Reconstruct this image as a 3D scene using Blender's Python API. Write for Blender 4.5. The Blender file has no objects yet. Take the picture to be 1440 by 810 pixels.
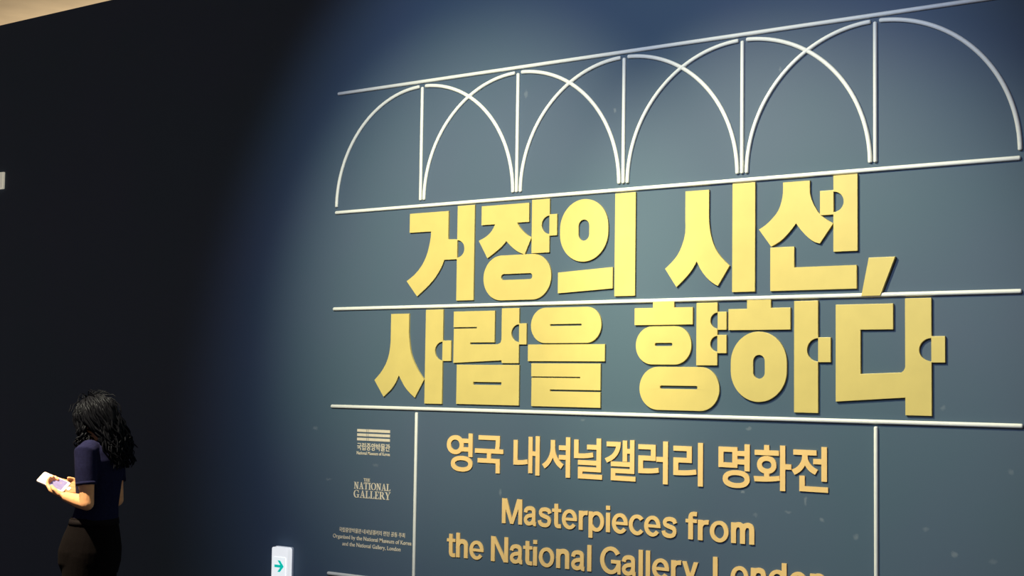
import bpy, bmesh, math, random
from mathutils import Vector, Matrix
from mathutils.geometry import tessellate_polygon

# ---------------------------------------------------------------- camera, world, light, exposure
scene = bpy.context.scene
COL = scene.collection
cam_data = bpy.data.cameras.new('camera')
cam_data.sensor_width = 36.0
cam_data.lens = 51.287
cam_data.clip_end = 200
cam = bpy.data.objects.new('camera', cam_data)
COL.objects.link(cam)
c_right = Vector((0.80022507, 0.59953581, 0.01402296))
c_down = Vector((-0.0275651, 0.06013074, -0.99780983))
c_fwd = Vector((-0.59906594, 0.7980859, 0.06464439))
m = Matrix((c_right, -c_down, -c_fwd)).transposed().to_4x4()
m.translation = Vector((5.3328, -5.52956, 1.68))
cam.matrix_world = m
scene.camera = cam

world = bpy.data.worlds.new('dim_hall')
world.use_nodes = True
world.node_tree.nodes['Background'].inputs['Color'].default_value = (1.0, 0.82, 0.88, 1)
world.node_tree.nodes['Background'].inputs['Strength'].default_value = 0.19
scene.world = world

scene.view_settings.view_transform = 'Standard'
scene.view_settings.look = 'None'
scene.view_settings.exposure = 0.0
scene.view_settings.gamma = 1.0
scene.view_settings.use_curve_mapping = False


def spot(name, loc, aim, power, color, size_deg, blend, radius):
    d = bpy.data.lights.new(name, 'SPOT')
    d.energy = power
    d.color = color
    d.spot_size = math.radians(size_deg)
    d.spot_blend = blend
    d.shadow_soft_size = radius
    o = bpy.data.objects.new(name, d)
    COL.objects.link(o)
    o.location = loc
    o.rotation_euler = (Vector(aim) - Vector(loc)).to_track_quat('-Z', 'Y').to_euler()
    return o


# two ceiling track heads washing the title wall, then an added cool spot
spot('wall_wash_spot', (1.317, -3.945, 4.5), (0.958, 0, 2.172), 1230, (1.0, 0.955, 0.60), 36.6, 1.0, 0.045)
spot('wall_wash_spot_near', (1.305, -2.306, 4.5), (2.838, 0, 1.62), 870, (1.0, 0.955, 0.60), 47.0, 0.95, 0.045)
spot('added_blue_fringe_spot', (2.10, -4.20, 4.5), (1.694, 0, 2.239), 500, (0.52, 0.68, 1.0), 59.0, 0.56, 0.045)  # added lamp, tints the rim of the light pool blue
# ceiling track head above the visitor
spot('visitor_spot', (-0.98, -2.40, 4.5), (-0.72, -0.98, 1.14), 2300, (1.0, 0.72, 0.44), 17, 0.5, 0.05)
# unseen area lamp added behind the partition to brighten the ceiling
ud = bpy.data.lights.new('added_ceiling_uplight', 'AREA')
ud.shape = 'RECTANGLE'
ud.size = 3.0
ud.size_y = 0.6
ud.energy = 46
ud.color = (1.0, 0.84, 0.60)
uo = bpy.data.objects.new('added_ceiling_uplight', ud)
COL.objects.link(uo)
uo.location = (-5.0, 2.6, 3.3)
uo.rotation_euler = (math.radians(180), 0, 0)

# traced wall measurements: metres for the scuffs, millimetres for the lettering
MARKS = [
    (2.695, 1.212, 0.009, 0.020, 0.24),
    (2.914, 1.084, 0.015, 0.013, 0.21),
    (3.199, 1.132, 0.014, 0.010, 0.15),
    (3.316, 1.046, 0.014, 0.015, 0.20),
    (3.463, 1.032, 0.019, 0.012, 0.10),
    (2.406, 1.233, 0.010, 0.008, 0.32),
    (2.616, 1.163, 0.019, 0.007, 0.17),
    (2.767, 1.142, 0.012, 0.011, 0.24),
    (2.466, 1.142, 0.013, 0.011, 0.14),
    (1.127, 1.158, 0.009, 0.020, 0.21),
    (2.435, 1.500, 0.017, 0.008, 0.21),
    (-0.102, 1.427, 0.021, 0.011, 0.20),
    (0.004, 1.165, 0.026, 0.006, 0.21),
    (0.329, 1.253, 0.024, 0.010, 0.14),
    (3.530, 1.370, 0.013, 0.013, 0.13),
    (3.272, 1.604, 0.011, 0.011, 0.14),
    (1.751, 2.924, 0.008, 0.014, 0.24),
    (2.576, 3.016, 0.007, 0.013, 0.17),
    (1.246, 3.054, 0.013, 0.022, 0.17),
    (1.593, 1.516, 0.016, 0.006, 0.14),
    (2.888, 1.808, 0.015, 0.014, 0.10),
]

TITLE = [
 ('거', [
  {'n':'consonant_stroke','poly':[(537,2519),(788,2519),(788,2379),(846,2376),(846,2278),(765,2278),(751,2248),(729,2216),(696,2179),(650,2141),(593,2102),(523,2180),(573,2210),(619,2253),(647,2296),(665,2344),(676,2397),(678,2423),(537,2423)]},
  {'n':'vowel_stroke','poly':[(845,2540),(952,2540),(952,2075),(845,2075)],'notch':['L',849,891,2286,2371]},
 ]),
 ('장', [
  {'n':'consonant_stroke','poly':[(995,2529),(1280,2529),(1280,2438),(1210,2438),(1224,2417),(1246,2395),(1269,2378),(1296,2364),(1256,2284),(1237,2291),(1205,2306),(1175,2328),(1147,2353),(1120,2328),(1082,2303),(1034,2275),(980,2362),(1016,2376),(1048,2396),(1069,2421),(1078,2437),(995,2437)]},
  {'n':'vowel_stroke','poly':[(1296,2541),(1399,2541),(1399,2288),(1296,2288)],'notch':['R',1397,1354,2375,2461]},
  {'n':'vowel_tab','poly':[(1398,2467),(1442,2467),(1442,2366),(1398,2366)]},
  {'n':'ring_stroke','ring':[1012,1412,2070,2285],'hole':[1119,1303,2167,2195]},
 ]),
 ('의', [
  {'n':'ring_stroke','ring':[1459,1726,2237,2526],'hole':[1563,1622,2334,2431]},
  {'n':'bar_stroke','poly':[(1450,2192),(1752,2207),(1752,2110),(1450,2095)]},
  {'n':'vowel_stroke','poly':[(1762,2540),(1871,2540),(1871,2074),(1762,2074)]},
 ]),
 ('시', [
  {'n':'consonant_stroke','poly':[(2127,2525),(2244,2525),(2244,2406),(2249,2351),(2261,2304),(2278,2265),(2304,2229),(2345,2191),(2289,2106),(2262,2121),(2231,2147),(2203,2183),(2185,2216),(2165,2184),(2138,2154),(2112,2130),(2084,2107),(2026,2189),(2057,2214),(2088,2246),(2111,2288),(2127,2342),(2127,2405)]},
  {'n':'vowel_stroke','poly':[(2358,2542),(2466,2542),(2466,2077),(2358,2077)]},
 ]),
 ('선', [
  {'n':'consonant_stroke','poly':[(2595,2531),(2717,2531),(2717,2479),(2727,2445),(2743,2414),(2766,2383),(2820,2347),(2761,2267),(2739,2274),(2711,2293),(2679,2325),(2655,2356),(2634,2331),(2606,2303),(2578,2282),(2541,2264),(2484,2339),(2515,2356),(2549,2385),(2573,2413),(2588,2450),(2595,2487)]},
  {'n':'vowel_tab','poly':[(2762,2484),(2822,2484),(2822,2383),(2762,2383)]},
  {'n':'vowel_stroke','poly':[(2821,2543),(2926,2543),(2926,2230),(2821,2230)],'notch':['L',2825,2866,2393,2477]},
  {'n':'final_stroke','poly':[(2537,2260),(2647,2260),(2647,2173),(2922,2173),(2922,2077),(2537,2077)]},
 ]),
 (',', [
  {'n':'comma','poly':[(2975,2200),(3086,2200),(3023,2046),(2943,2046)]},
 ]),
 ('사', [
  {'n':'consonant_stroke','poly':[(424,2017),(544,2017),(544,1922),(552,1860),(562,1815),(584,1771),(614,1727),(649,1688),(590,1598),(559,1620),(529,1646),(504,1677),(483,1708),(463,1672),(434,1638),(405,1616),(383,1599),(319,1683),(360,1720),(395,1766),(415,1815),(424,1878)]},
  {'n':'vowel_stroke','poly':[(653,2034),(765,2034),(765,1570),(653,1570)],'notch':['R',755,716,1783,1875]},
  {'n':'vowel_tab','poly':[(763,1881),(818,1881),(818,1780),(763,1780)]},
 ]),
 ('람', [
  {'n':'consonant_and_vowel_stroke','poly':[(831,2022),(1085,2022),(1085,1870),(936,1870),(936,1861),(1102,1861),(1120,1868),(1126,1883),(1126,2032),(1230,2032),(1230,1771),(1129,1771),(1128,1784),(833,1771),(833,1938),(976,1938),(976,1945),(831,1945)],'notch':['R',1224,1185,1871,1954]},
  {'n':'vowel_tab','poly':[(1230,1959),(1274,1959),(1274,1859),(1230,1859)]},
  {'n':'final_stroke','poly':[(855,1763),(1234,1763),(1234,1572),(855,1572)],'holep':[(958,1680),(1129,1680),(1129,1667),(959,1667)]},
 ]),
 ('을', [
  {'n':'ring_stroke','ring':[1299,1694,1865,2030],'hole':[1408,1586,1944,1953]},
  {'n':'bar_stroke','poly':[(1283,1859),(1714,1859),(1714,1781),(1283,1781)]},
  {'n':'final_stroke','poly':[(1304,1771),(1692,1771),(1692,1650),(1413,1650),(1413,1642),(1692,1642),(1692,1571),(1306,1571),(1306,1704),(1581,1704),(1581,1710),(1304,1710)]},
 ]),
 ('향', [
  {'n':'consonant_stroke','poly':[(1965,2046),(2074,2046),(2074,2018),(2167,2018),(2167,1942),(1870,1942),(1870,2018),(1965,2018)]},
  {'n':'ring_stroke','ring':[1878,2161,1768,1936],'hole':[1976,2066,1849,1863]},
  {'n':'vowel_stroke','poly':[(2185,2035),(2288,2035),(2288,1765),(2185,1765)],'notch':[['R',2285,2254,1923,1991],['R',2286,2254,1824,1891]]},
  {'n':'vowel_tab','poly':[(2289,1995),(2332,1995),(2332,1917),(2289,1917)]},
  {'n':'vowel_tab','poly':[(2288,1896),(2332,1896),(2332,1817),(2288,1817)]},
  {'n':'final_ring_stroke','ring':[1899,2299,1569,1758],'hole':[2004,2192,1662,1676]},
 ]),
 ('하', [
  {'n':'consonant_stroke','poly':[(2429,2041),(2541,2041),(2541,2007),(2630,2007),(2630,1915),(2341,1915),(2341,2005),(2429,2005)]},
  {'n':'ring_stroke','ring':[2353,2614,1613,1908],'hole':[2459,2513,1710,1810]},
  {'n':'vowel_stroke','poly':[(2647,2033),(2754,2033),(2754,1573),(2647,1573)],'notch':['R',2752,2705,1783,1878]},
  {'n':'vowel_tab','poly':[(2754,1882),(2809,1882),(2809,1780),(2754,1780)]},
 ]),
 ('다', [
  {'n':'consonant_and_vowel_stroke','poly':[(2831,2014),(3075,2014),(3075,1911),(2938,1911),(2938,1734),(3108,1741),(3118,1749),(3124,1763),(3124,2033),(3231,2033),(3231,1573),(3124,1573),(3124,1642),(2831,1621)],'notch':['R',3227,3181,1785,1875]},
  {'n':'vowel_tab','poly':[(3230,1883),(3285,1883),(3285,1780),(3230,1780)]},
 ]),
]
SUBTITLE = [('영', [798, 959, 1247, 1432]), ('국', [973, 1144, 1249, 1426]), ('내', [1204, 1356, 1250, 1432]), ('셔', [1370, 1528, 1249, 1433]), ('널', [1549, 1703, 1249, 1433]), ('갤', [1717, 1880, 1250, 1432]), ('러', [1893, 2045, 1246, 1432]), ('리', [2072, 2219, 1246, 1432]), ('명', [2294, 2443, 1249, 1434]), ('화', [2461, 2633, 1248, 1435]), ('전', [2635, 2796, 1252, 1436])]

# ---------------------------------------------------------------- materials


def mat(name, color, rough=0.5, metallic=0.0, noise=0.0, scale=40.0, bump=0.0, emit=0.0, spec=0.5):
    mt = bpy.data.materials.new(name)
    mt.use_nodes = True
    nt = mt.node_tree
    b = nt.nodes['Principled BSDF']
    b.inputs['Roughness'].default_value = rough
    b.inputs['Metallic'].default_value = metallic
    b.inputs['Specular IOR Level'].default_value = spec
    tc = nt.nodes.new('ShaderNodeTexCoord')
    nz = nt.nodes.new('ShaderNodeTexNoise')
    nz.inputs['Scale'].default_value = scale
    nz.inputs['Detail'].default_value = 5
    nt.links.new(tc.outputs['Object'], nz.inputs['Vector'])
    rp = nt.nodes.new('ShaderNodeValToRGB')
    rp.color_ramp.elements[0].position = 0.3
    rp.color_ramp.elements[1].position = 0.7
    lo = [max(0, c * (1 - noise)) for c in color]
    hi = [min(1, c * (1 + noise)) for c in color]
    rp.color_ramp.elements[0].color = (*lo, 1)
    rp.color_ramp.elements[1].color = (*hi, 1)
    nt.links.new(nz.outputs['Fac'], rp.inputs['Fac'])
    nt.links.new(rp.outputs['Color'], b.inputs['Base Color'])
    if bump > 0:
        bp = nt.nodes.new('ShaderNodeBump')
        bp.inputs['Strength'].default_value = bump
        bp.inputs['Distance'].default_value = 0.002
        nt.links.new(nz.outputs['Fac'], bp.inputs['Height'])
        nt.links.new(bp.outputs['Normal'], b.inputs['Normal'])
    if emit > 0:
        nt.links.new(rp.outputs['Color'], b.inputs['Emission Color'])
        b.inputs['Emission Strength'].default_value = emit
    return mt


M = {
    'gold': mat('gold_title_paint', (0.68, 0.535, 0.17), 0.42, 0.0, 0.04, 9),
    'amber': mat('amber_letter_paint', (0.95, 0.62, 0.24), 0.42, 0.0, 0.05, 14),
    'white_bar': mat('white_bar_paint', (0.86, 0.85, 0.78), 0.5, 0.0, 0.03, 20),
    'beige': mat('beige_vinyl', (0.80, 0.69, 0.52), 0.5, 0.0, 0.05, 60),
    'ceiling': mat('beige_ceiling_paint', (0.66, 0.55, 0.40), 0.85, 0.0, 0.10, 2.5, 0.3),
    'floor': mat('dark_floor_carpet', (0.035, 0.035, 0.04), 0.9, 0.0, 0.25, 120, 0.4),
    'plastic': mat('white_plastic', (0.82, 0.83, 0.83), 0.4, 0.0, 0.02, 30),
    'lit_body': mat('lit_white_housing', (0.86, 0.87, 0.87), 0.4, 0.0, 0.02, 30, emit=0.75),
    'lit_panel': mat('lit_white_panel', (0.80, 0.84, 0.84), 0.3, 0.0, 0.02, 30, emit=0.85),
    'arrow': mat('teal_arrow_print', (0.0, 0.50, 0.40), 0.4, 0.0, 0.03, 60, emit=0.8),
    'plate': mat('glowing_cream_plate', (0.78, 0.74, 0.60), 0.5, 0.0, 0.04, 30, emit=0.40),  # not a lamp: the plate's brightness is put in as emission
    'skin': mat('skin', (0.80, 0.46, 0.24), 0.5, 0.0, 0.06, 60, 0.05),
    'eye': mat('dark_eye', (0.02, 0.015, 0.012), 0.2),
    'lip': mat('lip', (0.45, 0.17, 0.15), 0.45),
    'navy': mat('navy_cotton', (0.008, 0.011, 0.046), 0.95, 0.0, 0.18, 90, 0.3, spec=0.1),
    'trouser': mat('black_trouser_cloth', (0.0022, 0.002, 0.003), 0.95, 0.0, 0.25, 120, 0.3, spec=0.1),
    'belt': mat('black_belt', (0.004, 0.004, 0.006), 0.8, spec=0.1),
    'hair': mat('black_hair', (0.004, 0.005, 0.008), 0.45, 0.0, 0.3, 70, spec=0.08),
    'shoe': mat('dark_shoe', (0.02, 0.02, 0.02), 0.5),
    'sole': mat('pale_shoe_sole', (0.5, 0.5, 0.48), 0.6),
    'phone': mat('white_phone_case', (0.80, 0.80, 0.84), 0.3, 0.0, 0.03, 40),
    'screen': mat('phone_screen', (0.20, 0.20, 0.42), 0.15, 0.0, 0.10, 60, emit=0.35),
    'lens': mat('phone_lens', (0.02, 0.02, 0.03), 0.1),
}


M['hair'].node_tree.nodes['Principled BSDF'].inputs['Specular Tint'].default_value = (0.45, 0.7, 1.0, 1)  # cool glints put into the hair colour, since its lamp is warm


def wall_material():
    mt = bpy.data.materials.new('navy_wall_paint')
    mt.use_nodes = True
    nt = mt.node_tree
    N, L = nt.nodes, nt.links
    b = N['Principled BSDF']
    b.inputs['Roughness'].default_value = 0.62
    b.inputs['Specular IOR Level'].default_value = 0.25
    tc = N.new('ShaderNodeTexCoord')
    n1 = N.new('ShaderNodeTexNoise')
    n1.inputs['Scale'].default_value = 0.9
    n1.inputs['Detail'].default_value = 3
    L.new(tc.outputs['Object'], n1.inputs['Vector'])
    r1 = N.new('ShaderNodeValToRGB')
    r1.color_ramp.elements[0].position = 0.35
    r1.color_ramp.elements[1].position = 0.65
    r1.color_ramp.elements[0].color = (0.072, 0.118, 0.160, 1)
    r1.color_ramp.elements[1].color = (0.080, 0.114, 0.168, 1)
    L.new(n1.outputs['Fac'], r1.inputs['Fac'])
    # fine roller texture
    n2 = N.new('ShaderNodeTexNoise')
    n2.inputs['Scale'].default_value = 140
    n2.inputs['Detail'].default_value = 4
    L.new(tc.outputs['Object'], n2.inputs['Vector'])
    bp = N.new('ShaderNodeBump')
    bp.inputs['Strength'].default_value = 0.12
    bp.inputs['Distance'].default_value = 0.001
    L.new(n2.outputs['Fac'], bp.inputs['Height'])
    L.new(bp.outputs['Normal'], b.inputs['Normal'])
    # faint chalky scuffs: (x, z, half width, half height, strength)
    marks = MARKS
    sep = N.new('ShaderNodeSeparateXYZ')
    n3 = N.new('ShaderNodeTexNoise')
    n3.inputs['Scale'].default_value = 60
    L.new(tc.outputs['Object'], n3.inputs['Vector'])
    mixv = N.new('ShaderNodeMixRGB')
    mixv.blend_type = 'ADD'
    mixv.inputs['Fac'].default_value = 0.02
    L.new(tc.outputs['Object'], mixv.inputs['Color1'])
    L.new(n3.outputs['Color'], mixv.inputs['Color2'])
    L.new(mixv.outputs['Color'], sep.inputs['Vector'])

    def mth(op, a, bb=None, c=None):
        nd = N.new('ShaderNodeMath')
        nd.operation = op
        for k, v in enumerate((a, bb, c)):
            if v is None:
                continue
            if isinstance(v, (int, float)):
                nd.inputs[k].default_value = v
            else:
                L.new(v, nd.inputs[k])
        return nd.outputs[0]
    total = None
    for (x, z, hw, hh, s) in marks:
        dx = mth('DIVIDE', mth('SUBTRACT', sep.outputs['X'], x + 0.01), hw)
        dz = mth('DIVIDE', mth('SUBTRACT', sep.outputs['Z'], z + 0.01), hh)
        r2 = mth('ADD', mth('MULTIPLY', dx, dx), mth('MULTIPLY', dz, dz))
        f = mth('MULTIPLY', mth('MAXIMUM', mth('SUBTRACT', 1.0, r2), 0.0), s)
        total = f if total is None else mth('MAXIMUM', total, f)
    mx = N.new('ShaderNodeMixRGB')
    L.new(total, mx.inputs['Fac'])
    L.new(r1.outputs['Color'], mx.inputs['Color1'])
    mx.inputs['Color2'].default_value = (0.42, 0.45, 0.46, 1)
    L.new(mx.outputs['Color'], b.inputs['Base Color'])
    return mt

# ---------------------------------------------------------------- helpers
WY = 0.006            # y of the wall's front surface


def link(name, me, material=None, parent=None):
    o = bpy.data.objects.new(name, me)
    COL.objects.link(o)
    if material is not None:
        me.materials.clear()
        me.materials.append(material)
    if parent is not None:
        o.parent = parent
    return o


def tag(o, label, cat, group=None):
    o['label'] = label
    o['category'] = cat
    if group:
        o['group'] = group
    return o


def structure(o):
    o['kind'] = 'structure'
    return o


def empty(name, loc, rz=0.0):
    o = bpy.data.objects.new(name, None)
    o.empty_display_size = 0.1
    COL.objects.link(o)
    o.location = loc
    o.rotation_euler = (0, 0, rz)
    return o


def mesh_from(name, verts, faces, smooth=False):
    me = bpy.data.meshes.new(name)
    me.from_pydata([tuple(v) for v in verts], [], faces)
    bm = bmesh.new()
    bm.from_mesh(me)
    bmesh.ops.recalc_face_normals(bm, faces=bm.faces)
    bm.to_mesh(me)
    bm.free()
    if smooth:
        for p in me.polygons:
            p.use_smooth = True
    return me


def box_mesh(name, x0, x1, y0, y1, z0, z1):
    v = [(x, y, z) for x in (x0, x1) for y in (y0, y1) for z in (z0, z1)]
    f = [(0, 1, 3, 2), (4, 6, 7, 5), (0, 4, 5, 1), (2, 3, 7, 6), (0, 2, 6, 4), (1, 5, 7, 3)]
    return mesh_from(name, v, f)


def bevel(o, w, seg=2):
    b = o.modifiers.new('bevel', 'BEVEL')
    b.width = w
    b.segments = seg
    b.limit_method = 'ANGLE'
    b.angle_limit = math.radians(50)
    return o


def prism_data(loops, y0, y1, org=(0, 0)):
    """loops: outline then holes, each a list of (x, z); front face at y1, back at y0"""
    ox, oz = org
    flat = [p for lp in loops for p in lp]
    n = len(flat)
    tris = tessellate_polygon([[Vector((p[0], p[1], 0)) for p in lp] for lp in loops])
    verts = [(p[0] - ox, y0, p[1] - oz) for p in flat] + [(p[0] - ox, y1, p[1] - oz) for p in flat]
    faces = [tuple(t) for t in tris] + [tuple(i + n for i in t) for t in tris]
    k = 0
    for lp in loops:
        L = len(lp)
        for i in range(L):
            a, b = k + i, k + (i + 1) % L
            faces.append((a, b, b + n, a + n))
        k += L
    return verts, faces


def prism(name, loops, y0, y1, org=(0, 0)):
    return mesh_from(name, *prism_data(loops, y0, y1, org))


def rounded(x0, x1, z0, z1, r=None, seg=14):
    w, h = x1 - x0, z1 - z0
    r = min(w, h) / 2 if r is None else r
    pts = []
    for cx, cz, a0 in ((x1 - r, z1 - r, 0), (x0 + r, z1 - r, 90), (x0 + r, z0 + r, 180), (x1 - r, z0 + r, 270)):
        for i in range(seg + 1):
            a = math.radians(a0 + 90 * i / seg)
            pts.append((cx + r * math.cos(a), cz + r * math.sin(a)))
    out = [pts[0]]
    for p in pts[1:]:
        if abs(p[0] - out[-1][0]) + abs(p[1] - out[-1][1]) > 1e-5:
            out.append(p)
    if abs(out[0][0] - out[-1][0]) + abs(out[0][1] - out[-1][1]) < 1e-5:
        out.pop()
    return out


# ---------------------------------------------------------------- the setting
wall_top = 3.976
structure(link('wall_title', box_mesh('wall_title', -9.0, 6.5, WY, WY + 0.24, 0, wall_top), wall_material()))
structure(link('floor', box_mesh('floor', -14, 9, -9, 9, -0.12, 0), M['floor']))
structure(link('ceiling', box_mesh('ceiling', -14, 9, -9, 9, 4.72, 4.84), M['ceiling']))

# ---------------------------------------------------------------- white half-round bars


def bar_mesh(name, path, w=0.018, depth=0.011, taper=0.006):
    """half-round strip swept along a 2-D wall path (x, z), flat back on the wall, rounded ends"""
    # densify ends for the rounded nose
    def at_len(d):
        acc = 0
        for i in range(len(path) - 1):
            a, b = Vector(path[i]), Vector(path[i + 1])
            L = (b - a).length
            if acc + L >= d or i == len(path) - 2:
                return a + (b - a) * ((d - acc) / L)
            acc += L
    lens = [0]
    for i in range(len(path) - 1):
        lens.append(lens[-1] + (Vector(path[i + 1]) - Vector(path[i])).length)
    tot = lens[-1]
    nose = [0, taper * 0.15, taper * 0.5, taper]
    ds = nose + [d for d in lens if taper * 1.5 < d < tot - taper * 1.5] + [tot - d for d in reversed(nose)]
    prof = [(-1, 0.0), (-1, 0.45), (-0.8, 0.8), (-0.4, 0.97), (0, 1.0), (0.4, 0.97), (0.8, 0.8), (1, 0.45), (1, 0.0)]
    verts, faces = [], []
    k = len(prof)
    for d in ds:
        e = min(d, tot - d)
        s = 1.0 if e >= taper else math.sqrt(max(0.0, 1 - (1 - e / taper) ** 2)) * 0.75 + 0.25
        c = at_len(d)
        a, b = at_len(max(0, d - 0.002)), at_len(min(tot, d + 0.002))
        t = (b - a).normalized()
        nrm = Vector((-t.y, t.x))
        for (pu, pd) in prof:
            q = c + nrm * (pu * w / 2 * s)
            verts.append((q.x, WY - pd * depth * (0.6 + 0.4 * s), q.y))
    for i in range(len(ds) - 1):
        for j in range(k):
            faces.append((i * k + j, i * k + (j + 1) % k, (i + 1) * k + (j + 1) % k, (i + 1) * k + j))
    faces.append(tuple(range(k)))
    faces.append(tuple((len(ds) - 1) * k + j for j in range(k)))
    me = mesh_from(name, verts, faces, True)
    return me


def bar(name, path, label, cat, group, **kw):
    o = link(name, bar_mesh(name, path, **kw), M['white_bar'])
    # origin at the bar's own base
    zs = [p[1] for p in path]
    xs = [p[0] for p in path]
    org = Vector((sum(xs) / len(xs), WY, min(zs)))
    o.data.transform(Matrix.Translation(-org))
    o.location = org
    return tag(o, label, cat, group)


XL, XR = 0.0152, 3.5796
Z0 = 2.584
RAILS = [(3.1858, 'long white horizontal rail running above the row of arches'),
         (2.5554, 'long white horizontal rail between the arches and the upper title line'),
         (2.0498, 'long white horizontal rail between the two gold title lines'),
         (1.5439, 'long white horizontal rail under the lower gold title line'),
         (0.6846, 'lowest white horizontal rail, cut by the bottom of the picture')]
for z, lb in RAILS:
    bar('wall_rail', [(XL, z), (XR, z)], lb, 'rail', 'white horizontal rails on the title wall')
ORD = ['leftmost', 'second', 'middle', 'fourth', 'rightmost']
R_ = 0.5776
for i in range(5):
    cx = 0.6 * (i + 1)
    bar('arch_post', [(cx, Z0), (cx, Z0 + 0.5746)], 'thin white vertical post in the centre of the %s arch%s' % (ORD[i], ' from the left' if i in (1, 3) else ''), 'post', 'white posts of the arches', w=0.017)
    a_end = math.acos(0.018 / R_)
    lpath = [(cx - R_ * math.cos(a_end * t / 40), Z0 + R_ * math.sin(a_end * t / 40)) for t in range(41)]
    rpath = [(cx + R_ * math.cos(a_end * t / 40), Z0 + R_ * math.sin(a_end * t / 40)) for t in range(41)]
    fl = ' from the left' if i in (1, 3) else ''
    bar('quarter_arc', lpath, 'white curved strip forming the left half of the %s arch%s' % (ORD[i], fl), 'arc', 'white curved strips of the arches')
    bar('quarter_arc', rpath, 'white curved strip forming the right half of the %s arch%s' % (ORD[i], fl), 'arc', 'white curved strips of the arches', depth=0.0106)
for cx, side in ((0.6, 'left'), (3.0, 'right')):
    bar('divider_bar', [(cx, 0.703), (cx, 1.526)], 'thin white vertical bar at the %s of the amber subtitle' % side, 'bar', 'white bars beside the subtitle', w=0.017)

# ---------------------------------------------------------------- the gold title
POS = {0: 'first', 1: 'second', 2: 'third', 3: 'fourth', 4: 'fifth', 5: 'sixth', 6: 'seventh', 7: 'eighth', 8: 'ninth', 9: 'tenth', 10: 'eleventh', 11: 'twelfth'}
TF = -0.004          # y of the title letters' front


def add_notch(pts, nt):
    """cut a half-disc out of the left or right edge of an outline"""
    side, xf, xb, z0, z1 = nt
    zc, hz, hx = (z0 + z1) / 2, (z1 - z0) / 2, abs(xb - xf)
    n = len(pts)
    best = None
    for i in range(n):
        a, b = pts[i], pts[(i + 1) % n]
        if abs(a[0] - b[0]) < 12 and min(a[1], b[1]) <= z0 and max(a[1], b[1]) >= z1:
            d = abs((a[0] + b[0]) / 2 - xf)
            if best is None or d < best[0]:
                best = (d, i)
    i = best[1]
    a, b = pts[i], pts[(i + 1) % n]
    xe = (a[0] + b[0]) / 2
    sg = 1 if side == 'L' else -1
    hx = abs(xb - xe)
    arc = [(xe + sg * hx * math.cos(math.radians(t)), zc + hz * math.sin(math.radians(t))) for t in range(-90, 91, 10)]
    if b[1] < a[1]:
        arc.reverse()
    return pts[:i + 1] + arc + pts[i + 1:]


def smooth_curves(pts):
    """round the traced curves: short consecutive segments with small turns get an extra point"""
    out = []
    n = len(pts)
    for i in range(n):
        p0, p1, p2, p3 = (Vector(pts[(i + k) % n]) for k in (-1, 0, 1, 2))
        out.append(tuple(p1))
        d0, d1, d2 = p1 - p0, p2 - p1, p3 - p2
        if d1.length < 95 and d0.length > 1 and d2.length > 1 and d1.length > 12:
            a0 = abs(math.degrees(d0.angle_signed(d1)))
            a1 = abs(math.degrees(d1.angle_signed(d2)))
            if (a0 < 35 or a1 < 35) and max(min(a0, 35), 0) + max(min(a1, 35), 0) > 4:
                t0 = d0.normalized() if a0 < 35 else d1.normalized()
                t2 = d2.normalized() if a1 < 35 else d1.normalized()
                ta = (t0 + d1.normalized()).normalized()
                tb = (t2 + d1.normalized()).normalized()
                mid = (p1 + p2) / 2 + (ta - tb) * d1.length / 8
                out.append(tuple(mid))
    return out


for k, (ch, parts) in enumerate(TITLE):
    line = 'upper' if k < 6 else 'lower'
    idx = k if k < 6 else k - 6
    if ch == ',':
        label = 'slanted gold comma ending the upper title line, touching the rail below'
    else:
        label = 'big gold raised Hangul syllable %s, %s in the %s title line' % (ch, POS[idx], line)
    loops_all = []
    for q in parts:
        if 'poly' in q:
            pts = list(q['poly'])
            if ch != ',':
                pts = smooth_curves(pts)
            nts = q.get('notch')
            if nts:
                for nt in (nts if isinstance(nts[0], list) else [nts]):
                    pts = add_notch(pts, nt)
            lp = [pts]
            if 'holep' in q:
                lp.append(q['holep'])
        else:
            x0, x1, z0, z1 = q['ring']
            lp = [rounded(x0, x1, z0, z1)]
            if 'hole' in q:
                lp.append(rounded(*q['hole'], seg=8))
        loops_all.append((q['n'], [[(p[0] / 1000, p[1] / 1000) for p in L] for L in lp]))
    xs = [p[0] for n, lp in loops_all for p in lp[0]]
    zs = [p[1] for n, lp in loops_all for p in lp[0]]
    org = (sum((min(xs), max(xs))) / 2, min(zs))
    if len(parts) == 1:
        o = link('title_comma', prism('title_comma', loops_all[0][1], WY, TF - 0.004, org), M['gold'])
        o.location = (org[0], 0, org[1])
        bevel(o, 0.0012)
        tag(o, label, 'letter', 'gold title letters')
        continue
    root = empty('title_letter', (org[0], 0, org[1]))
    tag(root, label, 'letter', 'gold title letters')
    for n, lp in loops_all:
        bevel(link(n, prism(n, lp, WY, TF, org), M['gold'], root), 0.0012)

# ---------------------------------------------------------------- smaller raised lettering
_cache = {}


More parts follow.
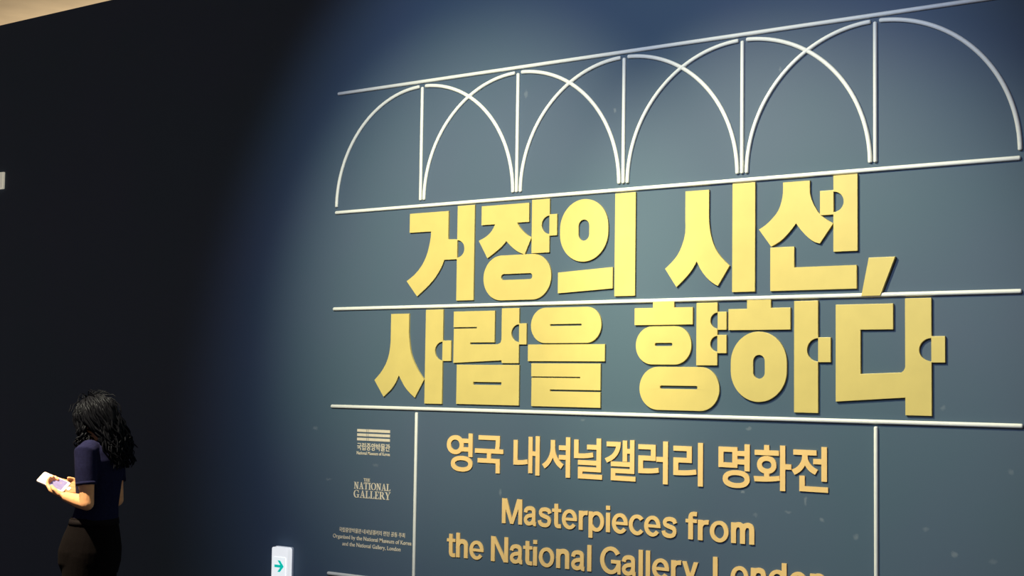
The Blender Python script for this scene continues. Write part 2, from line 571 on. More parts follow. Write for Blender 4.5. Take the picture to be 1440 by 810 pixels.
def glyph(body, offset=0.0, res=6):
    """flat outline mesh (front face only) of a text set in the built-in typeface: verts, faces, boundary"""
    key = (body, offset, res)
    if key in _cache:
        return _cache[key]
    cu = bpy.data.curves.new('glyph', 'FONT')
    cu.body = body
    cu.size = 1.0
    cu.offset = offset
    cu.resolution_u = res
    cu.fill_mode = 'FRONT'
    cu.extrude = 0.05
    ob = bpy.data.objects.new('glyph', cu)
    COL.objects.link(ob)
    bpy.context.view_layer.update()
    dg = bpy.context.evaluated_depsgraph_get()
    me = bpy.data.meshes.new_from_object(ob.evaluated_get(dg))
    v = [tuple(x.co) for x in me.vertices]
    f = [tuple(p.vertices) for p in me.polygons]
    bpy.data.objects.remove(ob)
    bpy.data.curves.remove(cu)
    bpy.data.meshes.remove(me)
    xs = [p[0] for p in v]
    ys = [p[1] for p in v]
    _cache[key] = (v, f, min(xs), max(xs), min(ys), max(ys))
    return _cache[key]


def place_glyph(name, g, fx, fz, y_front, org):
    """map glyph x, y through fx, fz onto the wall; extrusion z from the wall to y_front"""
    v, f = g[0], g[1]
    ext = 0.05
    verts = [(fx(p[0]) - org[0], WY + (y_front - WY) * (p[2] + ext) / (2 * ext), fz(p[1]) - org[1]) for p in v]
    me = mesh_from(name, verts, f)
    return me


SF = 0.0
for k, (ch, (x0, x1, z0, z1)) in enumerate(SUBTITLE):
    g = glyph(ch, 0.020)
    x0, x1, z0, z1 = x0 / 1000, x1 / 1000, z0 / 1000, z1 / 1000
    org = ((x0 + x1) / 2, z0)
    fx = lambda x, g=g: x0 + (x - g[2]) / (g[3] - g[2]) * (x1 - x0)
    fz = lambda y, g=g: z0 + (y - g[4]) / (g[5] - g[4]) * (z1 - z0)
    o = link('subtitle_letter', place_glyph('subtitle_letter', g, fx, fz, SF, org), M['amber'])
    o.location = (org[0], 0, org[1])
    tag(o, 'amber raised Hangul syllable %s, %s in the subtitle row under the title' % (ch, POS[k]), 'letter', 'amber subtitle letters')

ENG = [('Masterpieces', 1141, 2092, 1018, 'upper'), ('from', 2135, 2465, 1018, 'upper'),
       ('the', 809, 1034, 836, 'lower'), ('National', 1079, 1650, 836, 'lower'),
       ('Gallery,', 1697, 2225, 836, 'lower'), ('London', 2270, 2787, 836, 'lower')]

def ribbon(path, w, closed=False):
    """outline of a stroke of constant width along a centre line; returns loops for prism"""
    P = [Vector(p) for p in path]
    w = w * 1.08
    # refine the centre line (Catmull-Rom) where it bends
    if len(P) > 3 and not closed:
        Q = []
        for i in range(len(P) - 1):
            p0, p1, p2, p3 = P[max(i - 1, 0)], P[i], P[i + 1], P[min(i + 2, len(P) - 1)]
            for t in (0, .25, .5, .75):
                Q.append(0.5 * ((2 * p1) + (p2 - p0) * t + (2 * p0 - 5 * p1 + 4 * p2 - p3) * t * t + (3 * p1 - p0 - 3 * p2 + p3) * t ** 3))
        Q.append(P[-1])
        P = Q
    L, Rr = [], []
    for i, p in enumerate(P):
        t = (P[min(i + 1, len(P) - 1)] - P[max(i - 1, 0)]).normalized()
        n = Vector((-t.y, t.x))
        L.append(tuple(p + n * w / 2))
        Rr.append(tuple(p - n * w / 2))
    return [L + Rr[::-1]]


def oval(cx, cz, rx, rz, wx, wz, n=36):
    ring = lambda a, b: [(cx + a * math.cos(2 * math.pi * i / n), cz + b * math.sin(2 * math.pi * i / n)) for i in range(n)]
    return [ring(rx, rz), ring(rx - wx, rz - wz)]


def oval_arc(cx, cz, rx, rz, wx, wz, a0, a1, n=30):
    A = [math.radians(a0 + (a1 - a0) * i / n) for i in range(n + 1)]
    return [[(cx + rx * math.cos(a), cz + rz * math.sin(a)) for a in A] + [(cx + (rx - wx) * math.cos(a), cz + (rz - wz) * math.sin(a)) for a in reversed(A)]]


def rl(x0, z0, x1, z1):
    return [[(x0, z0), (x1, z0), (x1, z1), (x0, z1)]]


_s, _h = 0.180, 0.150
ARCH = [(.084, .36), (.10, .50), (.17, .625), (.30, .668), (.42, .635), (.478, .55), (.488, .43), (.488, .2), (.488, 0)]
ARCH_M = [(.084, .38), (.10, .52), (.16, .63), (.26, .668), (.36, .635), (.408, .55), (.416, .43), (.416, .2), (.416, 0)]
GROTESK = {
    'l': [rl(0, 0, _s, 1)],
    'i': [rl(0, 0, _s, .735), rl(0, .845, _s, 1)],
    't': [rl(.105, .16, .105 + _s, .93), rl(0, .61, .42, .735), ribbon([(.189, .30), (.189, .17), (.215, .095), (.28, .066), (.42, .068)], .145)],
    'r': [rl(0, 0, _s, .735), ribbon([(.084, .38), (.115, .53), (.20, .635), (.32, .665), (.40, .662)], .150)],
    'f': [rl(.105, 0, .105 + _s, .80), rl(0, .61, .43, .735), ribbon([(.189, .68), (.189, .82), (.22, .905), (.29, .932), (.43, .930)], .145)],
    'o': [oval(.345, .366, .345, .386, .165, .138)],
    'e': [oval_arc(.345, .366, .345, .386, .165, .138, 0, 322), rl(.12, .315, .69, .425)],
    'c': [oval_arc(.345, .366, .345, .386, .165, .138, 40, 320)],
    'a': [ribbon([(.085, .50), (.11, .60), (.18, .66), (.29, .680), (.41, .655), (.472, .57), (.478, .40), (.478, .16), (.50, .075), (.585, .062)], .148),
          ribbon([(.47, .425), (.36, .40), (.20, .365), (.10, .28), (.092, .17), (.16, .085), (.275, .068), (.39, .115), (.47, .23)], .138)],
    's': [ribbon([(.545, .525), (.50, .62), (.41, .668), (.30, .680), (.18, .655), (.115, .57), (.14, .47), (.25, .415), (.37, .38), (.48, .33), (.525, .235), (.49, .125), (.40, .07), (.29, .055), (.17, .075), (.09, .14), (.06, .24)], .142)],
    'p': [rl(0, -.27, _s, .735), oval(.345, .366, .345, .386, .165, .138)],
    'd': [rl(.69 - _s, 0, .69, 1), oval(.345, .366, .345, .386, .165, .138)],
    'n': [rl(0, 0, _s, .735), ribbon(ARCH, _s - .008)],
    'h': [rl(0, 0, _s, 1), ribbon(ARCH, _s - .008)],
    'm': [rl(0, 0, _s, .735), ribbon(ARCH_M, _s - .012), ribbon([(x + .332, z) for x, z in ARCH_M], _s - .012)],
    'y': [[[(0, .735), (.180, .735), (.42, .0), (.25, .0)]], [[(.46, .735), (.635, .735), (.37, -.03), (.22, -.03)]],
          ribbon([(.315, .05), (.285, -.06), (.24, -.155), (.17, -.195), (.06, -.195)], .145)],
    'M': [rl(0, 0, _s, 1), rl(.80, 0, .80 + _s, 1), [[(.02, 1), (.235, 1), (.555, 0), (.405, 0)]], [[(.948, 1), (.733, 1), (.413, 0), (.563, 0)]]],
    'N': [rl(0, 0, _s, 1), rl(.63, 0, .63 + _s, 1), [[(.02, 1), (.19, 1), (.778, 0), (.608, 0)]]],
    'G': [oval_arc(.45, .5, .45, .52, .178, .150, 33, 345, 40), rl(.47, .395, .88, .525), rl(.745, .0, .88, .50)],
    'L': [rl(0, 0, _s + .005, 1), rl(0, 0, .62, .150)],
    ',': [[[(0, .168), (_s, .168), (_s, 0), (.10, -.17), (.02, -.17), (.07, 0), (0, 0)]]],
}
ROUND_L, ROUND_R = set('oecadGs'), set('oecpsG')
CAP = 0.117
for word, x0, x1, zb, row in ENG:
    x0, x1, zb = x0 / 1000, x1 / 1000, zb / 1000
    starts, x = [], 0.0
    for i, ch in enumerate(word):
        xs = [p[0] for lp in GROTESK[ch] for L in lp for p in L]
        if i:
            pv = word[i - 1]
            gap = .118 - (.035 if ch in ROUND_L else 0) - (.035 if pv in ROUND_R else 0)
            if pv in 'rtfy' or ch in 'tfy':
                gap = .035
            x += gap
        starts.append(x - min(xs))
        x += max(xs) - min(xs)
    sx = (x1 - x0) / x
    seen = {}
    for i, ch in enumerate(word):
        fx = lambda q, s=starts[i]: x0 + (q + s) * sx
        fz = lambda q: zb + q * CAP
        allx = [fx(p[0]) for lp in GROTESK[ch] for L in lp for p in L]
        allz = [fz(p[1]) for lp in GROTESK[ch] for L in lp for p in L]
        org = ((min(allx) + max(allx)) / 2, min(allz))
        seen[ch] = seen.get(ch, 0) + 1
        total = word.count(ch)
        nm = 'letter %s' % ch if ch.islower() else 'capital letter %s' % ch
        which = '' if total == 1 else '%s of its kind ' % POS[seen[ch] - 1]
        lb = 'amber raised %s, %sin the English word %s' % (nm, which, word.strip(','))
        if ch == ',':
            lb = 'amber raised comma at the end of the English word Gallery'
        verts, faces = [], []
        for q, lp in enumerate(GROTESK[ch]):
            # strokes differ by a hair in depth so that overlapping fronts do not share one plane
            v, f = prism_data([[(fx(p[0]), fz(p[1])) for p in L] for L in lp], WY, SF - 0.00006 * q, org)
            k = len(verts)
            verts += v
            faces += [tuple(t + k for t in g) for g in f]
        o = link('english_letter', mesh_from('english_letter', verts, faces), M['amber'])
        o.location = (org[0], 0, org[1])
        tag(o, lb, 'letter', 'amber English letters')

# ---------------------------------------------------------------- logos and credits (thin cut lettering)
LF = 0.004


def text_line(name, body, x0, x1, z0, z1, org, parent, off=0.006):
    g = glyph(body, off, 3)
    fx = lambda x: x0 + (x - g[2]) / (g[3] - g[2]) * (x1 - x0)
    fz = lambda y: z0 + (y - g[4]) / (g[5] - g[4]) * (z1 - z0)
    return link(name, place_glyph(name, g, fx, fz, LF, org), M['beige'], parent)


lo = empty('museum_logo', (0.3125, 0, 1.302))
tag(lo, 'small beige emblem of three stripes over tiny lettering, left of the subtitle', 'logo')
for (z0, z1) in ((1.4175, 1.4315), (1.3955, 1.4095), (1.3735, 1.3875)):
    for (a, b) in ((0.206, 0.2705), (0.2735, 0.2815), (0.2845, 0.430)):
        link('stripe', prism('stripe', [[(a, z0), (b, z0), (b, z1), (a, z1)]], WY, LF, (0.318, 1.302)), M['beige'], lo)
text_line('text_line', '국립중앙박물관', 0.207, 0.431, 1.324, 1.362, (0.318, 1.302), lo, 0.012)
text_line('text_line', 'National Museum of Korea', 0.205, 0.432, 1.302, 1.319, (0.318, 1.302), lo, 0.01)


def ring_poly(cx, cz, rx, rz, tx, tz, a0, a1, n=18):
    out = []
    for i in range(n):
        b0 = math.radians(a0 + (a1 - a0) * i / n)
        b1 = math.radians(a0 + (a1 - a0) * (i + 1) / n)
        P = lambda r1, r2, b: (cx + r1 * math.cos(b), cz + r2 * math.sin(b))
        out.append([P(rx, rz, b0), P(rx, rz, b1), P(rx - tx, rz - tz, b1), P(rx - tx, rz - tz, b0)])
    return out


def rc(x0, z0, x1, z1):
    return [(x0, z0), (x1, z0), (x1, z1), (x0, z1)]


SERIF = {
    'N': (0.84, [rc(.11, 0, .20, 1), rc(.64, 0, .73, 1), [(.06, 1), (.27, 1), (.73, .02), (.64, 0), (.58, .0)], rc(0, 0, .31, .07), rc(.53, .93, .84, 1), rc(0, .93, .24, 1)]),
    'A': (0.86, [[(.12, 0), (.20, 0), (.45, .93), (.40, 1)], [(.38, 1), (.48, 1), (.78, 0), (.58, 0)], rc(.24, .30, .64, .37), rc(0, 0, .31, .07), rc(.48, 0, .86, .07)]),
    'T': (0.78, [rc(.02, .92, .76, 1), rc(.0, .74, .07, 1), rc(.71, .74, .78, 1), rc(.30, 0, .48, 1), rc(.18, 0, .60, .07)]),
    'I': (0.42, [rc(.12, 0, .30, 1), rc(0, 0, .42, .07), rc(0, .93, .42, 1)]),
    'O': (0.90, ring_poly(.45, .5, .45, .52, .19, .06, 0, 360, 24)),
    'L': (0.70, [rc(.11, 0, .29, 1), rc(0, .93, .42, 1), rc(0, 0, .66, .08), rc(.59, 0, .67, .28)]),
    'G': (0.94, ring_poly(.46, .5, .46, .52, .19, .06, 48, 318, 20) + [rc(.62, .02, .80, .42), rc(.50, .37, .92, .44), rc(.72, .68, .79, .98)]),
    'E': (0.70, [rc(.11, 0, .29, 1), rc(0, .92, .62, 1), rc(0, 0, .66, .08), rc(.2, .47, .48, .54), rc(.43, .37, .49, .64), rc(.56, .75, .63, 1), rc(.60, 0, .67, .26)]),
    'R': (0.84, [rc(.11, 0, .29, 1), rc(0, .93, .40, 1), rc(0, 0, .40, .07), [(.32, .50), (.50, .52), (.88, 0), (.66, 0)], rc(.2, .44, .42, .51)] + ring_poly(.38, .72, .28, .28, .17, .07, -90, 90, 12)),
    'Y': (0.86, [[(.05, 1), (.26, 1), (.52, .42), (.36, .42)], [(.70, 1), (.78, 1), (.50, .42), (.42, .42)], rc(.34, 0, .52, .46), rc(-.02, .93, .34, 1), rc(.58, .93, .88, 1), rc(.22, 0, .64, .07)]),
    'H': (0.88, [rc(.11, 0, .29, 1), rc(.59, 0, .77, 1), rc(.2, .47, .66, .54), rc(0, 0, .40, .07), rc(0, .93, .40, 1), rc(.48, 0, .88, .07), rc(.48, .93, .88, 1)]),
}


def serif_line(name, body, x0, x1, z0, z1, org, parent):
    width = sum(SERIF[c][0] + 0.03 for c in body) - 0.03
    sx, sz = (x1 - x0) / width, z1 - z0
    verts, faces, x = [], [], 0.0
    for c in body:
        w, polys = SERIF[c]
        for j, pl in enumerate(polys):
            # slightly different depths keep overlapping strokes from sharing one plane
            v, f = prism_data([[(x0 + (x + p[0]) * sx, z0 + p[1] * sz) for p in pl]], WY, LF - 0.00004 * (j % 7), org)
            k = len(verts)
            verts += v
            faces += [tuple(i + k for i in q) for q in f]
        x += w + 0.03
    return link(name, mesh_from(name, verts, faces), M['beige'], parent)


lo = empty('gallery_logo', (0.3095, 0, 1.083))
tag(lo, 'small beige serif wordmark in three lines below the striped emblem', 'logo')
serif_line('text_line', 'THE', 0.257, 0.301, 1.167, 1.183, (0.315, 1.083), lo)
serif_line('text_line', 'NATIONAL', 0.191, 0.440, 1.127, 1.162, (0.315, 1.083), lo)
serif_line('text_line', 'GALLERY', 0.190, 0.441, 1.083, 1.121, (0.315, 1.083), lo)

cr = empty('credit_text', (0.3125, 0, 0.830))
tag(cr, 'three tiny beige lines of credit text beside the left divider bar', 'text')
for body, x0, x1, z0, z1 in (('국립중앙박물관·내셔널갤러리 런던 공동 주최', .094, .541, .902, .926),
                             ('Organised by the National Museum of Korea', .051, .585, .862, .889),
                             ('and the National Gallery, London', .118, .514, .827, .854)):
    text_line('text_line', body, x0, x1, z0, z1, (0.318, 0.830), cr, 0.012)

# ---------------------------------------------------------------- exit guide light, low on the wall
ex = empty('exit_guide_light', (-0.30, 0, 0.45))
tag(ex, 'white wall-mounted exit guide box with a green arrow, at the bottom edge', 'exit sign')
o = link('housing', prism('housing', [rounded(-0.060, 0.060, 0, 0.343, 0.010, 4)], WY, -0.034), M['lit_body'], ex)
bevel(o, 0.004)
link('rear_plate', prism('rear_plate', [rounded(-0.064, 0.064, -0.004, 0.347, 0.012, 4)], WY, -0.006), M['plastic'], ex)
pn = link('light_panel', prism('light_panel', [rounded(-0.046, 0.046, 0.03, 0.293, 0.004, 3)], -0.034, -0.0365), M['lit_panel'], ex)
ar = [(-0.035, 0.238), (0.004, 0.238), (-0.013, 0.262), (-0.004, 0.276), (0.036, 0.246), (0.036, 0.244), (-0.004, 0.214), (-0.013, 0.228), (0.004, 0.252), (-0.035, 0.252)]
ar = [(-0.035, 0.239), (0.008, 0.239), (-0.012, 0.216), (0.006, 0.216), (0.034, 0.246), (0.006, 0.276), (-0.012, 0.276), (0.008, 0.253), (-0.035, 0.253)]
link('arrow', prism('arrow', [ar], -0.0365, -0.0375), M['arrow'], pn)

# ---------------------------------------------------------------- cream plate at the left border
pl = empty('wall_plate', (-3.07, 0, 2.886))
tag(pl, 'small cream rectangular plate high on the dark wall at the left border', 'sign')
o = link('plate_face', prism('plate_face', [rounded(-0.118, 0.118, 0.006, 0.104, 0.003, 2)], -0.004, -0.008), M['plate'], pl)
o = link('plate_frame', prism('plate_frame', [rounded(-0.124, 0.124, 0, 0.110, 0.004, 2)], WY, -0.004), M['plate'], pl)

# ---------------------------------------------------------------- the visitor


class Solid:
    """collects closed overlapping shapes; voxel-remeshed into one continuous surface"""

    def __init__(self):
        self.v, self.f = [], []

    def add(self, v, f):
        k = len(self.v)
        self.v += [tuple(p) for p in v]
        self.f += [tuple(i + k for i in q) for q in f]

    def loft(self, rings):
        n = len(rings[0])
        v = [p for r in rings for p in r]
        f = []
        for i in range(len(rings) - 1):
            for j in range(n):
                f.append((i * n + j, i * n + (j + 1) % n, (i + 1) * n + (j + 1) % n, (i + 1) * n + j))
        f.append(tuple(range(n))[::-1])
        f.append(tuple((len(rings) - 1) * n + j for j in range(n)))
        self.add(v, f)

    def tube(self, pts, radii, sides=14, round_ends=(True, True), flat=None):
        """limb along a polyline; flat=(axis vector, factor) squashes the section"""
        pts = [Vector(p) for p in pts]
        P, Rr = [], []
        if round_ends[0]:
            d = (pts[0] - pts[1]).normalized()
            for a in (80, 55, 28):
                P.append(pts[0] + d * radii[0] * math.sin(math.radians(a)))
                Rr.append(radii[0] * math.cos(math.radians(a)))
        P += pts
        Rr += list(radii)
        if round_ends[1]:
            d = (pts[-1] - pts[-2]).normalized()
            for a in (28, 55, 80):
                P.append(pts[-1] + d * radii[-1] * math.sin(math.radians(a)))
                Rr.append(radii[-1] * math.cos(math.radians(a)))
        rings = []
        up = None
        for i, p in enumerate(P):
            t = (P[min(i + 1, len(P) - 1)] - P[max(i - 1, 0)]).normalized()
            if up is None:
                up = t.orthogonal().normalized()
            up = (up - t * up.dot(t)).normalized()
            w = t.cross(up)
            ring = []
            for j in range(sides):
                a = 2 * math.pi * j / sides
                off = (up * math.cos(a) + w * math.sin(a)) * Rr[i]
                if flat:
                    ax = Vector(flat[0]).normalized()
                    off -= ax * off.dot(ax) * (1 - flat[1])
                ring.append(p + off)
            rings.append(ring)
        self.loft(rings)

    def sections(self, secs, sides=28):
        """(x, y, z, rx, ry) super-elliptic horizontal sections"""
        rings = []
        for (x, y, z, rx, ry) in secs:
            ring = []
            for j in range(sides):
                a = 2 * math.pi * j / sides
                c, s = math.cos(a), math.sin(a)
                ring.append((x + rx * math.copysign(abs(c) ** 0.9, c), y + ry * math.copysign(abs(s) ** 0.9, s), z))
            rings.append(ring)
        self.loft(rings)

    def ball(self, c, r, rot=None, n=20):
        rings = []
        for i in range(1, n):
            th = math.pi * i / n
            ring = []
            for j in range(n):
                a = 2 * math.pi * j / n
                q = Vector((r[0] * math.sin(th) * math.cos(a), r[1] * math.sin(th) * math.sin(a), r[2] * math.cos(th)))
                if rot is not None:
                    q = rot @ q
                ring.append(Vector(c) + q)
            rings.append(ring)
        self.loft(rings)

    def build(self, name, material, parent, voxel=0.0, smooth=0, factor=0.5):
        me = mesh_from(name, self.v, self.f, True)
        if voxel > 0:
            ob = bpy.data.objects.new(name, me)
            COL.objects.link(ob)
            r = ob.modifiers.new('remesh', 'REMESH')
            r.mode = 'VOXEL'
            r.voxel_size = voxel
            r.use_smooth_shade = True
            if smooth:
                s = ob.modifiers.new('smooth', 'SMOOTH')
                s.iterations = smooth
                s.factor = factor
            bpy.context.view_layer.update()
            dg = bpy.context.evaluated_depsgraph_get()
            me2 = bpy.data.meshes.new_from_object(ob.evaluated_get(dg))
            me2.name = name
            bpy.data.objects.remove(ob)
            me = me2
            for p in me.polygons:
                p.use_smooth = True
        return link(name, me, material, parent)


PX, PY = -0.72, -0.885
FACE = Vector((-0.885, -0.464))
RZ = math.atan2(FACE.y, FACE.x) - math.pi / 2
person = empty('person', (PX, PY, 0), RZ)
tag(person, 'person with long dark wavy hair in a navy short-sleeved top, looking down at a phone', 'person')

tilt = Matrix.Rotation(math.radians(-14), 3, 'Z') @ Matrix.Rotation(math.radians(-27), 3, 'X')      # head bowed forward
HC = Vector((0.0, 0.035, 1.452))


def hp(x, y, z):
    return HC + tilt @ Vector((x, y, z))


ELB_L, ELB_R = Vector((-0.180, -0.025, 1.062)), Vector((0.105, -0.050, 1.060))
SH_L, SH_R = Vector((-0.155, 0.005, 1.305)), Vector((0.150, -0.005, 1.305))
WR_L, WR_R = Vector((-0.085, 0.135, 1.085)), Vector((0.075, 0.130, 1.105))

b = Solid()
b.sections([(0, .02, .74, .10, .08), (0, .02, .80, .150, .105), (0, .015, .88, .150, .105), (0, .01, .96, .120, .088),
            (0, .005, 1.02, .113, .080), (0, 0, 1.10, .122, .088), (0, 0, 1.19, .135, .095), (0, -.005, 1.27, .140, .085),
            (0, -.005, 1.315, .125, .068), (0, 0, 1.345, .085, .055), (0, .008, 1.365, .050, .047)])
b.tube([(0, .002, 1.32), (0, .012, 1.375), (0, .030, 1.43)], [.052, .047, .048])
# head, jaw, nose, ears, brow, lips
b.ball(hp(0, -.008, .018), (.073, .092, .098), tilt)
b.ball(hp(0, .028, -.045), (.056, .058, .068), tilt)
b.tube([hp(0, .072, -.090), hp(0, .070, -.100)], [.022, .020])
b.tube([hp(0, .086, .018), hp(0, .100, -.012), hp(0, .104, -.026)], [.008, .010, .013], 10)
for s in (-1, 1):
    b.ball(hp(.073 * s, -.002, -.008), (.010, .018, .030), tilt, 12)
    b.tube([hp(.014 * s, .084, .024), hp(.040 * s, .074, .026)], [.008, .008], 8)
    b.tube([hp(.016 * s, .090, -.058), hp(0, .094, -.057)], [.006, .008], 8)
# arms
b.tube([SH_L, SH_L.lerp(ELB_L, .45), ELB_L], [.044, .040, .034])
b.tube([ELB_L, ELB_L.lerp(WR_L, .35), WR_L], [.034, .035, .023])
b.tube([SH_R, SH_R.lerp(ELB_R, .45), ELB_R], [.044, .040, .034])
b.tube([ELB_R, ELB_R.lerp(WR_R, .35), WR_R], [.034, .035, .023])


def hand(wr, d, n, thumb_side, curls, thumb_dir, spread=0.0):
    """palm and five fingers; d fingers' direction, n palm normal, thumb_side across the palm"""
    d = Vector(d).normalized()
    n = Vector(n)
    n = (n - d * n.dot(d)).normalized()
    w = Vector(thumb_side)
    w = (w - d * w.dot(d) - n * w.dot(n)).normalized()
    for t in (-.024, -.008, .008, .024):
        b.tube([wr + w * t * .5, wr + d * .045 + w * t, wr + d * .082 + w * t * 1.1], [.014, .0135, .0115], 10)
    lens = [(.036, .023, .019), (.041, .026, .021), (.039, .025, .020), (.030, .019, .017)]
    for k, t in enumerate((.028, .0095, -.009, -.027)):
        p = wr + d * .080 + w * t
        pts, rad = [p], [.0100]
        ang = 0
        dd = (d + w * spread * (1.5 - k) * .3).normalized()
        for q in range(3):
            ang += curls[k][q]
            v = dd * math.cos(math.radians(ang)) + n * math.sin(math.radians(ang))
            p = p + v * lens[k][q]
            pts.append(p)
            rad.append((.0092, .0085, .0072)[q])
        b.tube(pts, rad, 10)
    p = wr + d * .022 + w * .024
    t0 = Vector(thumb_dir[0]).normalized()
    t1 = Vector(thumb_dir[1]).normalized()
    b.tube([wr + d * .012 + w * .010, p, p + t0 * .036, p + t0 * .036 + t1 * .028], [.014, .0125, .0105, .008], 10)


# left hand palm up under the phone, thumb over its near edge; right hand on the far side
hand(WR_L, (.30, .86, .26), (.25, -.15, .95), (-.9, .2, .3), [(25, 40, 35), (28, 42, 35), (30, 45, 35), (34, 45, 35)],
     [(-.10, .72, .62), (.45, .60, .45)])
hand(WR_R, (-.45, .80, .22), (-.80, -.1, .35), (.1, .1, .95), [(10, 30, 20), (25, 40, 30), (35, 45, 35), (40, 50, 40)],
     [(-.25, .55, .75), (-.75, .50, .25)])
# legs and feet
for s in (-1, 1):
    b.tube([(.080 * s, .02, .83), (.085 * s, .03, .62), (.085 * s, .035, .46), (.085 * s, .01, .30), (.085 * s, -.005, .09)],
           [.082, .068, .050, .049, .032])
    b.tube([(.085 * s, -.02, .045), (.088 * s, .06, .040), (.095 * s, .13, .028)], [.034, .034, .024], flat=((0, 0, 1), .85))
b.build('body', M['skin'], person, 0.0042, 3, 0.5)

# eyes and lips
for s in (-1, 1):
    e = Solid()
    e.ball(hp(.029 * s, .080, .006), (.011, .008, .006), tilt, 10)
    e.build('eye', M['eye'], person)
e = Solid()
e.tube([hp(-.020, .088, -.058), hp(0, .100, -.057), hp(.020, .088, -.058)], [.004, .0055, .004], 8)
e.build('lips', M['lip'], person)

# navy top with short sleeves, flat hems
t = Solid()
t.sections([(0, .018, .962, .142, .106), (0, .012, .985, .138, .101), (0, .006, 1.03, .130, .094), (0, .002, 1.10, .134, .097),
            (0, 0, 1.19, .146, .105), (0, -.004, 1.265, .150, .097), (0, -.004, 1.315, .136, .080), (0, 0, 1.345, .105, .068), (0, .004, 1.362, .070, .062)])
for S, E in ((SH_L, ELB_L), (SH_R, ELB_R)):
    q = S.lerp(E, .62)
    t.tube([S + Vector((-math.copysign(.05, S.x), 0, .012)), S + Vector((0, 0, .004)), S.lerp(E, .3), q], [.054, .055, .053, .051], 18, (True, False))
shirt = t.build('shirt', M['navy'], person, 0.0055, 4, 0.5)
# sleeve hems and waist hem as thin raised bands
for S, E in ((SH_L, ELB_L), (SH_R, ELB_R)):
    h = Solid()
    h.tube([S.lerp(E, .57), S.lerp(E, .635)], [.0515, .0515], 22, (False, False))
    h.build('sleeve_hem', M['navy'], shirt)

# loose dark trousers
t = Solid()
t.sections([(0, .03, .70, .150, .125), (0, .035, .76, .178, .140), (0, .035, .82, .180, .142), (0, .03, .88, .168, .130),
            (0, .022, .94, .150, .113), (0, .018, .985, .140, .102)])
for s in (-1, 1):
    t.tube([(.085 * s, .03, .80), (.092 * s, .035, .62), (.095 * s, .03, .42), (.098 * s, .015, .22), (.10 * s, .01, .075)],
           [.098, .092, .088, .088, .090], 20, (True, False))
tr = t.build('trousers', M['trouser'], person, 0.0065, 4, 0.5)
h = Solid()
h.sections([(0, .019, .945, .1505, .1135), (0, .018, .975, .1455, .1085)])
h.build('waistband', M['belt'], tr)
# shoes
for s in (-1, 1):
    sh = Solid()
    sh.tube([(.087 * s, -.035, .058), (.090 * s, .03, .055), (.096 * s, .10, .042), (.098 * s, .155, .034)], [.042, .043, .038, .028], 16, flat=((0, 0, 1), .9))
    so = sh.build('shoe', M['shoe'], person, 0.006, 3)
    sl = Solid()
    sl.sections([(.093 * s, .055, 0.0, .044, .135), (.093 * s, .055, .022, .046, .138)])
    sl.build('sole', M['sole'], so)

# long wavy hair: a cap on the skull and many separate locks falling over the back
rnd = random.Random(11)
hr = Solid()
hr.ball(hp(0, -.020, .026), (.084, .098, .100), tilt)
hr.ball(hp(0, -.050, -.030), (.075, .066, .085), tilt)
cap = hr
locks = Solid()
for k in range(340):
    az = rnd.uniform(-math.pi, math.pi)           # 0 = back, +-pi = front
    if abs(az) > 2.55:
        continue
    pol = rnd.uniform(0.05, 1.25)
    d = Vector((math.sin(az) * math.sin(pol), -math.cos(az) * math.sin(pol), math.cos(pol)))
    root = hp(d.x * .085, -.018 + d.y * .098, .026 + d.z * .102)
    side = math.sin(az)
    front = abs(az) > 1.65
    pts = [root]
    # hug the skull down to ear height
    for q in (0.35, 0.7, 1.0):
        pp = pol + (1.75 - pol) * q
        dd = Vector((math.sin(az) * math.sin(pp), -math.cos(az) * math.sin(pp), math.cos(pp)))
        gr = .090 + rnd.uniform(-.004, .014)
        pts.append(hp(dd.x * gr * 1.0, -.022 + dd.y * (gr + .012), .022 + dd.z * .11))
    last = pts[-1]
    if front:
        end_z = rnd.uniform(1.30, 1.37)
        end = Vector((side * rnd.uniform(.085, .115), rnd.uniform(-.02, .085), end_z))
    else:
        end_z = rnd.uniform(1.22, 1.33)
        end = Vector((side * .070 + .015 + rnd.uniform(-.03, .04), -.112 + rnd.uniform(-.03, .02), end_z))
    ph, am = rnd.uniform(0, 6.28), rnd.uniform(.007, .018)
    fr = rnd.uniform(1.6, 2.6)
    nst = 11
    for q in range(1, nst + 1):
        u = q / nst
        base = last.lerp(end, u)
        base.y -= .014 * math.sin(math.pi * u) * (0 if front else 1)
        base += Vector((math.sin(ph + u * fr * 6.28), math.cos(ph * 1.3 + u * fr * 6.28) * .7, 0)) * am * min(1, u * 2)
        pts.append(base)
    r0 = rnd.uniform(.004, .0085)
    rad = [r0 * .7] + [r0] * 6 + [r0 * (1 - .075 * i) for i in range(len(pts) - 7)]
    locks.tube(pts, rad, 6)
hair = cap.build('hair', M['hair'], person, 0.006, 3)
locks.build('hair_locks', M['hair'], hair)
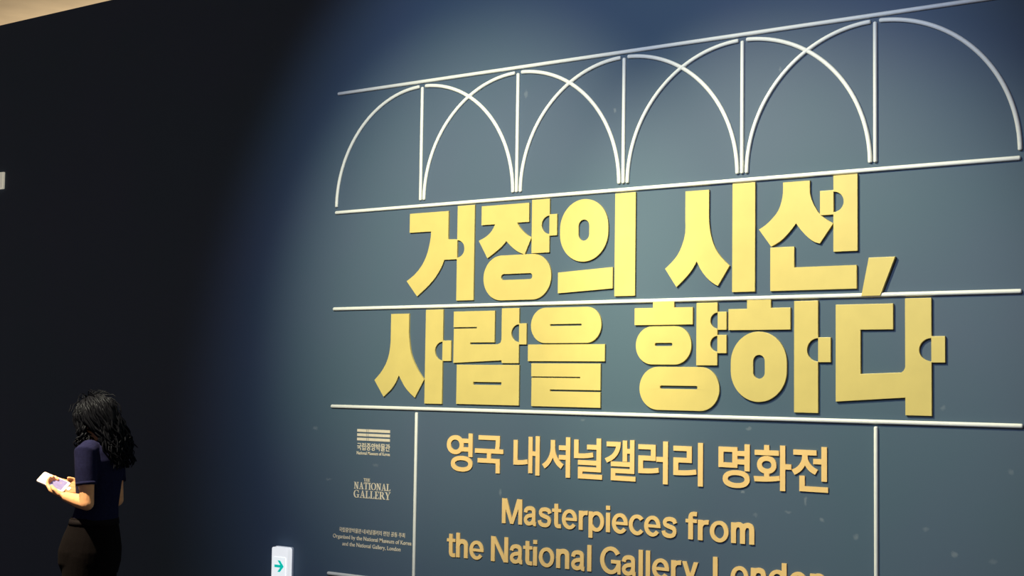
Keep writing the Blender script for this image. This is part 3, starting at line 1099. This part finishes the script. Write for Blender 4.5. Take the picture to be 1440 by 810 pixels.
# fine flyaway strands
fly = Solid()
for k in range(60):
    az = rnd.uniform(-2.2, 2.2)
    pol = rnd.uniform(0.0, 1.3)
    d = Vector((math.sin(az) * math.sin(pol), -math.cos(az) * math.sin(pol), math.cos(pol)))
    p = hp(d.x * .09, -.018 + d.y * .104, .026 + d.z * .106)
    nrm = tilt @ d
    tg = (tilt @ Vector((math.sin(az) * math.cos(pol), -math.cos(az) * math.cos(pol), -math.sin(pol)))).normalized()
    L = rnd.uniform(.05, .10)
    pts = [p + tg * L * u + nrm * (math.sin(math.pi * u) * rnd.uniform(.006, .022)) for u in (0, .2, .4, .6, .8, 1.0)]
    fly.tube(pts, [.0018] * 6, 4)
fly.build('flyaway_strands', M['hair'], hair)

# ---------------------------------------------------------------- phone in the left hand
ph = empty('phone', person.matrix_world @ Vector((0, 0, 0)))
pr = Matrix.Rotation(RZ, 3, 'Z')
pc = Vector((-.040, .222, 1.150))                     # centre in the visitor's frame
lng = Vector((-.05, .93, .36)).normalized()           # towards the phone's top
nrm = Vector((-.62, -.25, .78))
nrm = (nrm - lng * nrm.dot(lng)).normalized()         # screen normal
wid = lng.cross(nrm).normalized()
loc = Vector((PX, PY, 0)) + pr @ pc
ph.matrix_world = Matrix.Translation(loc) @ (pr @ Matrix((wid, lng, nrm)).transposed()).to_4x4()
tag(ph, 'white phone with a bluish screen held up by the person in navy', 'phone')


def slab(name, x0, x1, y0, y1, z0, z1, r, material, parent, bev=0.0):
    lp = rounded(x0, x1, y0, y1, r, 5)
    n = len(lp)
    v = [(p[0], p[1], z0) for p in lp] + [(p[0], p[1], z1) for p in lp]
    f = [tuple(range(n))[::-1], tuple(range(n, 2 * n))] + [(i, (i + 1) % n, (i + 1) % n + n, i + n) for i in range(n)]
    o = link(name, mesh_from(name, v, f), material, parent)
    if bev:
        bevel(o, bev)
    return o


slab('case', -.037, .037, -.076, .076, -.0065, .0045, .010, M['phone'], ph, .002)
slab('screen', -.032, .032, -.060, .030, .0044, .0053, .004, M['screen'], ph)
cb = slab('camera_bump', -.030, .000, .030, .068, -.0095, -.0064, .007, M['phone'], ph, .001)
slab('lens', -.024, -.008, .048, .064, -.0105, -.0094, .0078, M['lens'], cb)
slab('lens', -.024, -.008, .034, .046, -.0105, -.0094, .0058, M['lens'], cb)
slab('strap_ring', -.012, .012, -.094, -.074, -.003, .002, .009, M['phone'], ph)
